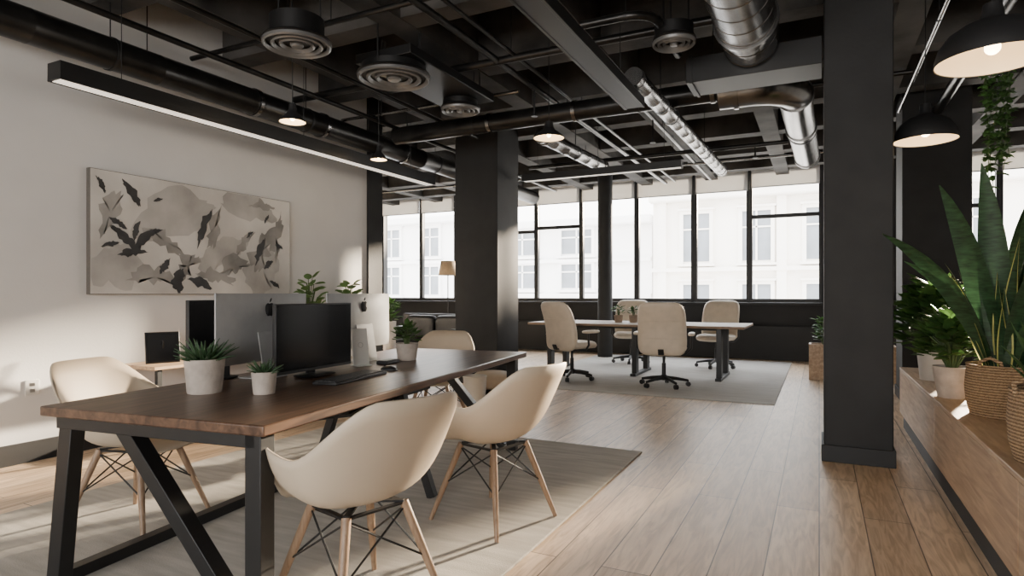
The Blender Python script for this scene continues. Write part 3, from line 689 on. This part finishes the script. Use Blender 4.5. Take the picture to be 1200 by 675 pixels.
# ------------------------------------------------------------------ ducts and pipes
def lerp_path(pts, step):
    out = [Vector(pts[0])]
    for a, b in zip(pts[:-1], pts[1:]):
        a = Vector(a); b = Vector(b); n = max(1, int((b-a).length/step))
        for i in range(1, n+1): out.append(a.lerp(b, i/n))
    return out
def arc(c, r, a0, a1, z, n=10):
    return [(c[0]+r*math.cos(R(a0+(a1-a0)*i/n)), c[1]+r*math.sin(R(a0+(a1-a0)*i/n)), z) for i in range(n+1)]
def duct(label, pts, r, mat, ridge=0, flanges=(), hang=(), n=28, name='air_duct', cat='duct', group=None):
    t = thing(name, label, cat, pts[0], 0, group); o = Vector(pts[0]); P = [Vector(p)-o for p in pts]
    if ridge:
        Q = []; rr = []; base = lerp_path(P, ridge)
        for i, p in enumerate(base):
            d = (base[min(i+1, len(base)-1)]-base[max(0, i-1)]).normalized()
            for off, k in ((-.008, 1), (-.003, 1.015), (.003, 1.015), (.008, 1)):
                Q.append(p+d*off); rr.append(r*k)
        MB().sweep(Q, rr, n).build('tube', mat, t, ang=25)
    else: MB().sweep(P, r, n).build('tube', mat, t, ang=40)
    L = [(P[i+1]-P[i]).length for i in range(len(P)-1)]; T = sum(L)
    def atd(f):
        s = f*T
        for i, l in enumerate(L):
            if s <= l or i == len(L)-1: return P[i].lerp(P[i+1], min(1, s/l)), (P[i+1]-P[i]).normalized()
            s -= l
    for f in flanges:
        p, d = atd(f); MB().sweep([p-d*.02, p+d*.02], r*1.1, n).build('flange', M['duct'], t, ang=40)
    for f in hang:
        p, d = atd(f); m = MB(); m.sweep([p-d*.012, p+d*.012], r*1.05, n)
        m.sweep([p+Vector((0, 0, r)), Vector((p.x, p.y, ZS-o.z))], .005, 6); m.build('hanger', M['steel'], t)
    return t
duct('long black round duct running along the top of the white wall', [(-4.8, -.5, 3.02), (-4.8, 10.5, 3.02)], .12, M['pipe'], .9, (.42, .5, .63), (.3, .48, .7))
duct('big ribbed silver duct coming from the top of the picture toward the right column', [(-.46, 1.2, 3.12), (-.46, 4.95, 3.12)], .2, M['duct'], .2, (.9,), (.6,))
duct('slim ribbed silver duct running to the windows above the meeting table', [(-1.32, 4.8, 2.93), (-1.22, 9.0, 2.93)], .075, M['duct'], .3, (.02, .3, .98), (.2, .7))
ZE = 3.09
duct('silver elbow duct curving toward the windows left of the right column', [(-.84, 6.05, ZE), (-.6, 6.05, ZE)]+arc((-.6, 6.45), .4, -90, 0, ZE, 10)[1:]+[(-.2, 6.9, ZE), (-.15, 9.4, ZE)], .15, M['duct'], 0, (.04, .22, .55, .98), (.6,))
duct('black round duct crossing the ceiling in front of the middle column', [(-4.6, 6.05, ZE+.03), (-.86, 6.05, ZE+.03)], .1, M['pipe'], 0, (.35, .62, .99), (.3, .8))
duct('short silver duct right of the middle column', [(-2.85, 6.45, 3.02), (-2.75, 8.4, 3.02)], .085, M['duct'], .3, (.05, .95), (.5,))
t = thing('rectangular_duct', 'black rectangular duct reaching the tall right column', 'duct', (-.47, 5.18, 2.88))
MB().box(-.48, .49, -.19, .18, 0, .2).build('casing', M['steel'], t, bevel=.004)
MB().box(-.45, -.43, -.2, .19, -.01, .21).build('flange', M['steel'], t)
MB().sweep([(-.3, 0, .2), (-.3, 0, ZS-2.88)], .006, 6).build('hanger', M['steel'], t)
t = thing('air_handler_box', 'black box unit in the ceiling above the big silver duct', 'air handler', (-1.0, 3.0, 3.12))
MB().box(-.22, .22, -.5, .5, 0, .29).build('casing', M['pipe'], t, bevel=.01)
MB().box(-.24, -.22, -.3, .3, .05, .23).build('access_panel', M['steel'], t)
pipes = [
 ('thin black conduit beside the wall duct', [(-4.55, -1, 3.2), (-4.55, 11, 3.2)], .025, 'pipe'),
 ('pair conduit high above the white wall', [(-4.98, -1, 3.2), (-4.98, 6.0, 3.2)], .02, 'pipe'),
 ('thin silver conduit above the low cabinet', [(.75, 1.5, 3.12), (.75, 7.6, 3.12)], .016, 'duct'),
 ('thin black pipe crossing above the painting', [(-5.0, 3.62, 3.3), (1.5, 3.62, 3.3)], .022, 'pipe'),
 ('thin black pipe crossing above the desk end', [(-5.0, 4.82, 3.27), (-.7, 4.82, 3.27)], .035, 'pipe'),
 ('thin black pipe crossing above the column tops', [(-9, 7.0, 3.34), (.8, 7.0, 3.34)], .025, 'pipe'),
 ('thin black sprinkler main above the rug', [(-2.55, -1, 3.27), (-2.55, 11.5, 3.27)], .03, 'pipe'),
 ('thin silver conduit crossing near the windows', [(-8, 9.9, 3.25), (.8, 9.9, 3.25)], .02, 'duct'),
 ('thin black pipe next to the slim silver duct', [(-1.75, 2.0, 3.27), (-1.75, 11.5, 3.27)], .022, 'pipe'),
 ('thin black pipe crossing above the meeting rug', [(-4.0, 8.6, 3.15), (-.35, 8.6, 3.15)], .03, 'pipe'),
 ('bent black pipe beside the big silver duct', [(-1.5, 4.1, 3.1), (-1.2, 4.1, 3.1)]+arc((-1.2, 4.3), .2, -90, 0, 3.1, 6)+[(-1.0, 4.95, 3.1)], .03, 'pipe'),
 ('black pipe running to the far right column', [(1.15, 1.5, 3.2), (1.15, 8.1, 3.2)], .05, 'pipe'),
 ('thin silver conduit crossing before the wall duct end', [(-5.0, 5.55, 3.24), (-2.7, 5.55, 3.24)], .018, 'duct'),
 ('pair of the sprinkler main, thinner black pipe', [(-2.38, -1, 3.29), (-2.38, 11.5, 3.29)], .018, 'pipe'),
 ('thin black pipe left of the largest round diffuser', [(-3.95, -1, 3.22), (-3.95, 6.9, 3.22)], .02, 'pipe'),
]
for (l_, p_, r_, m_) in pipes: duct(l_, p_, r_, M[m_], 0, (), (.25, .6), 12, 'ceiling_pipe', 'pipe', 'thin pipes under the ceiling')
for i, (xx, yy, l_) in enumerate(((-2.55, 5.6, 'left of the slim silver duct'), (-1.75, 7.2, 'above the crosswise light'), (-.75, 8.6, 'left of the elbow duct'))):
    t = thing('sprinkler_head', 'small sprinkler head hanging from a thin pipe '+l_, 'sprinkler', (xx, yy, 2.98))
    top = (.27, .28, .15)[i]
    MB().sweep([(0, 0, .02), (0, 0, top)], .01, 8).build('drop_pipe', M['steel'], t)
    MB().lathe([(0, 0), (.035, 0), (.035, .006), (.012, .02), (.012, .05), (0, .05)], n=16).build('head', M['steel'], t)
def diffuser(label, loc, dia, body=.06, bw=.9):
    t = thing('round_diffuser', label, 'air vent', loc, 0, 'round ceiling air diffusers'); r = dia/2
    MB().lathe([(0, .03), (r, .03), (r*1.03, .035), (r*1.0, .05), (r*bw, .06), (r*bw, .06+body), (0, .06+body)], n=48).build('housing', M['steel'], t)
    for q in (1, .76, .52):
        MB().lathe([(r*q, .028), (r*q, .008), (r*(q-.05), 0), (r*(q-.11), .016), (r*(q-.12), .024), (r*(q-.06), .01), (r*q, .028)], n=48).build('ring', M['alur'], t, ang=50)
    MB().lathe([(0, -.004), (r*.16, -.002), (r*.2, .01), (r*.2, .028)], n=28).build('center_cap', M['alur'], t)
    m = MB()
    for a in (0.5, 2.6, 4.7): m.sweep([(r*.7*math.cos(a), r*.7*math.sin(a), .06), (r*.7*math.cos(a), r*.7*math.sin(a), ZC-loc[2]-.0)], .006, 6)
    m.build('hanger_rods', M['steel'], t)
diffuser('round air diffuser nearest the wall light, first of the left row', (-3.4, 3.3, 3.0), .48, .14, .8)
diffuser('largest round air diffuser with bright rings, above the silver computers', (-3.2, 4.18, 3.0), .6, .05)
diffuser('small round air diffuser in front of the middle column top', (-3.17, 5.2, 3.0), .38, .05)
diffuser('small round air diffuser beside the big silver duct', (-.93, 4.45, 2.98), .3, .08)
t = thing('ceiling_panel', 'flat dark panel between two of the round air diffusers', 'ceiling panel', (-3.18, 4.75, 3.12), 0)
MB().box(-.28, .28, -.75, .65, 0, .08).build('panel', M['steel'], t, bevel=.006)
m = MB()
for a in (-.2, .2):
    for b in (-.5, .5): m.sweep([(a, b, .08), (a, b, ZC-3.12)], .006, 6)
m.build('hanger_rods', M['steel'], t)

# ------------------------------------------------------------------ outside
struct('ground', MB().box(-60, 60, YB+.6, 90, -12.2, -12), M['asphalt'])
def building(label, x0, x1, y0, roof, mat, wx, ww, wh, rows, bal=False):
    t = thing('office_building', label, 'building', ((x0+x1)/2, y0, -12), 0); o = Vector(((x0+x1)/2, y0, -12))
    MB().box(x0-o.x, x1-o.x, 0, 10, 0, roof+12).build('wall', mat, t)
    MB().box(x0-o.x-.1, x1-o.x+.1, -.5, 0, roof+12-.28, roof+12+.1).build('cornice', mat, t, bevel=.08)
    for zr in rows: MB().box(x0-o.x, x1-o.x, -.25, 0, zr+12-.42, zr+12-.26).build('string_course', mat, t)
    x = x0+wx*.1
    while x < x1-.5:
        if bal: MB().box(x-o.x, x-o.x+.35, -.2, 0, 0, roof+12-.28).build('pilaster', mat, t)
        x += wx*2
    first = None; x = x0+wx*.55
    while x+ww < x1:
        for zr in rows:
            L = (x-o.x+ww/2, 0, zr+12)
            if first is None:
                f = MB(); f.box(-ww/2-.14, -ww/2, -.14, 0, -.1, wh+.14).box(ww/2, ww/2+.14, -.14, 0, -.1, wh+.14).box(-ww/2, ww/2, -.14, 0, wh, wh+.14).box(-ww/2-.22, ww/2+.22, -.25, 0, -.2, -.1)
                f.box(-.035, .035, -.08, -.02, 0, wh).box(-ww/2, ww/2, -.08, -.02, wh*.66, wh*.66+.06).box(-ww/2-.2, ww/2+.2, -.24, 0, wh+.14, wh+.22)
                first = f.build('window', mat, t, loc=L); pn = MB().box(-ww/2, ww/2, -.02, .0, 0, wh).build('pane', M['wpane'], first)
            else:
                c = first.copy(); C.objects.link(c); c.parent = t; c.location = L
                d = pn.copy(); C.objects.link(d); d.parent = c
        x += wx
building('pale stone building across the street behind the right half of the meeting table', -6.3, 9.5, 26, 5.3, M['facade'], 2.3, 1.05, 1.95, (-.35, 2.55), True)
building('plain pale building with wide windows across the street behind the round pole', -15.2, -6.6, 27, 4.6, M['facade2'], 2.8, 1.5, 1.1, (-.6, 1.5, 3.1))
building('white building across the street seen left of the middle column', -34, -15.6, 28, 5.3, M['facade2'], 2.6, 1.2, 1.5, (-1.1, 1.2, 3.3))

# ------------------------------------------------------------------ light
w = bpy.data.worlds.new('sky'); sc.world = w; w.use_nodes = True
bg = w.node_tree.nodes['Background']; t = w.node_tree
tc = t.nodes.new('ShaderNodeTexCoord'); sx = t.nodes.new('ShaderNodeSeparateXYZ'); rp = t.nodes.new('ShaderNodeValToRGB')
rp.color_ramp.elements[0].color = (1, .965, .92, 1); rp.color_ramp.elements[1].color = (.90, .95, 1, 1); rp.color_ramp.elements[1].position = .7
t.links.new(tc.outputs['Generated'], sx.inputs[0]); t.links.new(sx.outputs['Z'], rp.inputs[0]); t.links.new(rp.outputs[0], bg.inputs[0])
bg.inputs[1].default_value = 11.5
s = bpy.data.lights.new('sun', 'SUN'); s.energy = 44; s.angle = R(2.5); s.color = (1, .83, .62)
so = bpy.data.objects.new('sun', s); C.objects.link(so)
d = Vector((-.3, -.954, 0)).normalized()*math.cos(R(12.5)); d.z = -math.sin(R(12.5))
so.rotation_euler = d.to_track_quat('-Z', 'Y').to_euler(); so.location = (3, 20, 9)
def portal(x0, x1, y, z0, z1, inward):
    l = bpy.data.lights.new('window_portal', 'AREA'); l.shape = 'RECTANGLE'; l.size = x1-x0; l.size_y = z1-z0
    l.cycles.is_portal = True
    o = bpy.data.objects.new('window_portal', l); C.objects.link(o); o.location = ((x0+x1)/2, y, (z0+z1)/2)
    o.rotation_euler = Vector((0, inward, 0)).to_track_quat('-Z', 'Y').to_euler()
portal(-9.81, .04, YB+.3, SILL, HEAD, -1); portal(1.45, 3.7, YB+.3, SILL, HEAD, -1); portal(FX0, FX1, -4.25, FZ0, FZ1, 1)  # last portal covers the added fill opening behind the camera

# ------------------------------------------------------------------ camera
cam = bpy.data.cameras.new('camera'); co = bpy.data.objects.new('camera', cam); C.objects.link(co)
co.location = (0, 0, 1.2); co.rotation_euler = (R(90), 0, math.atan(.5)); cam.lens = 21.6; cam.sensor_width = 36; cam.shift_y = .00625; cam.clip_end = 300
sc.camera = co
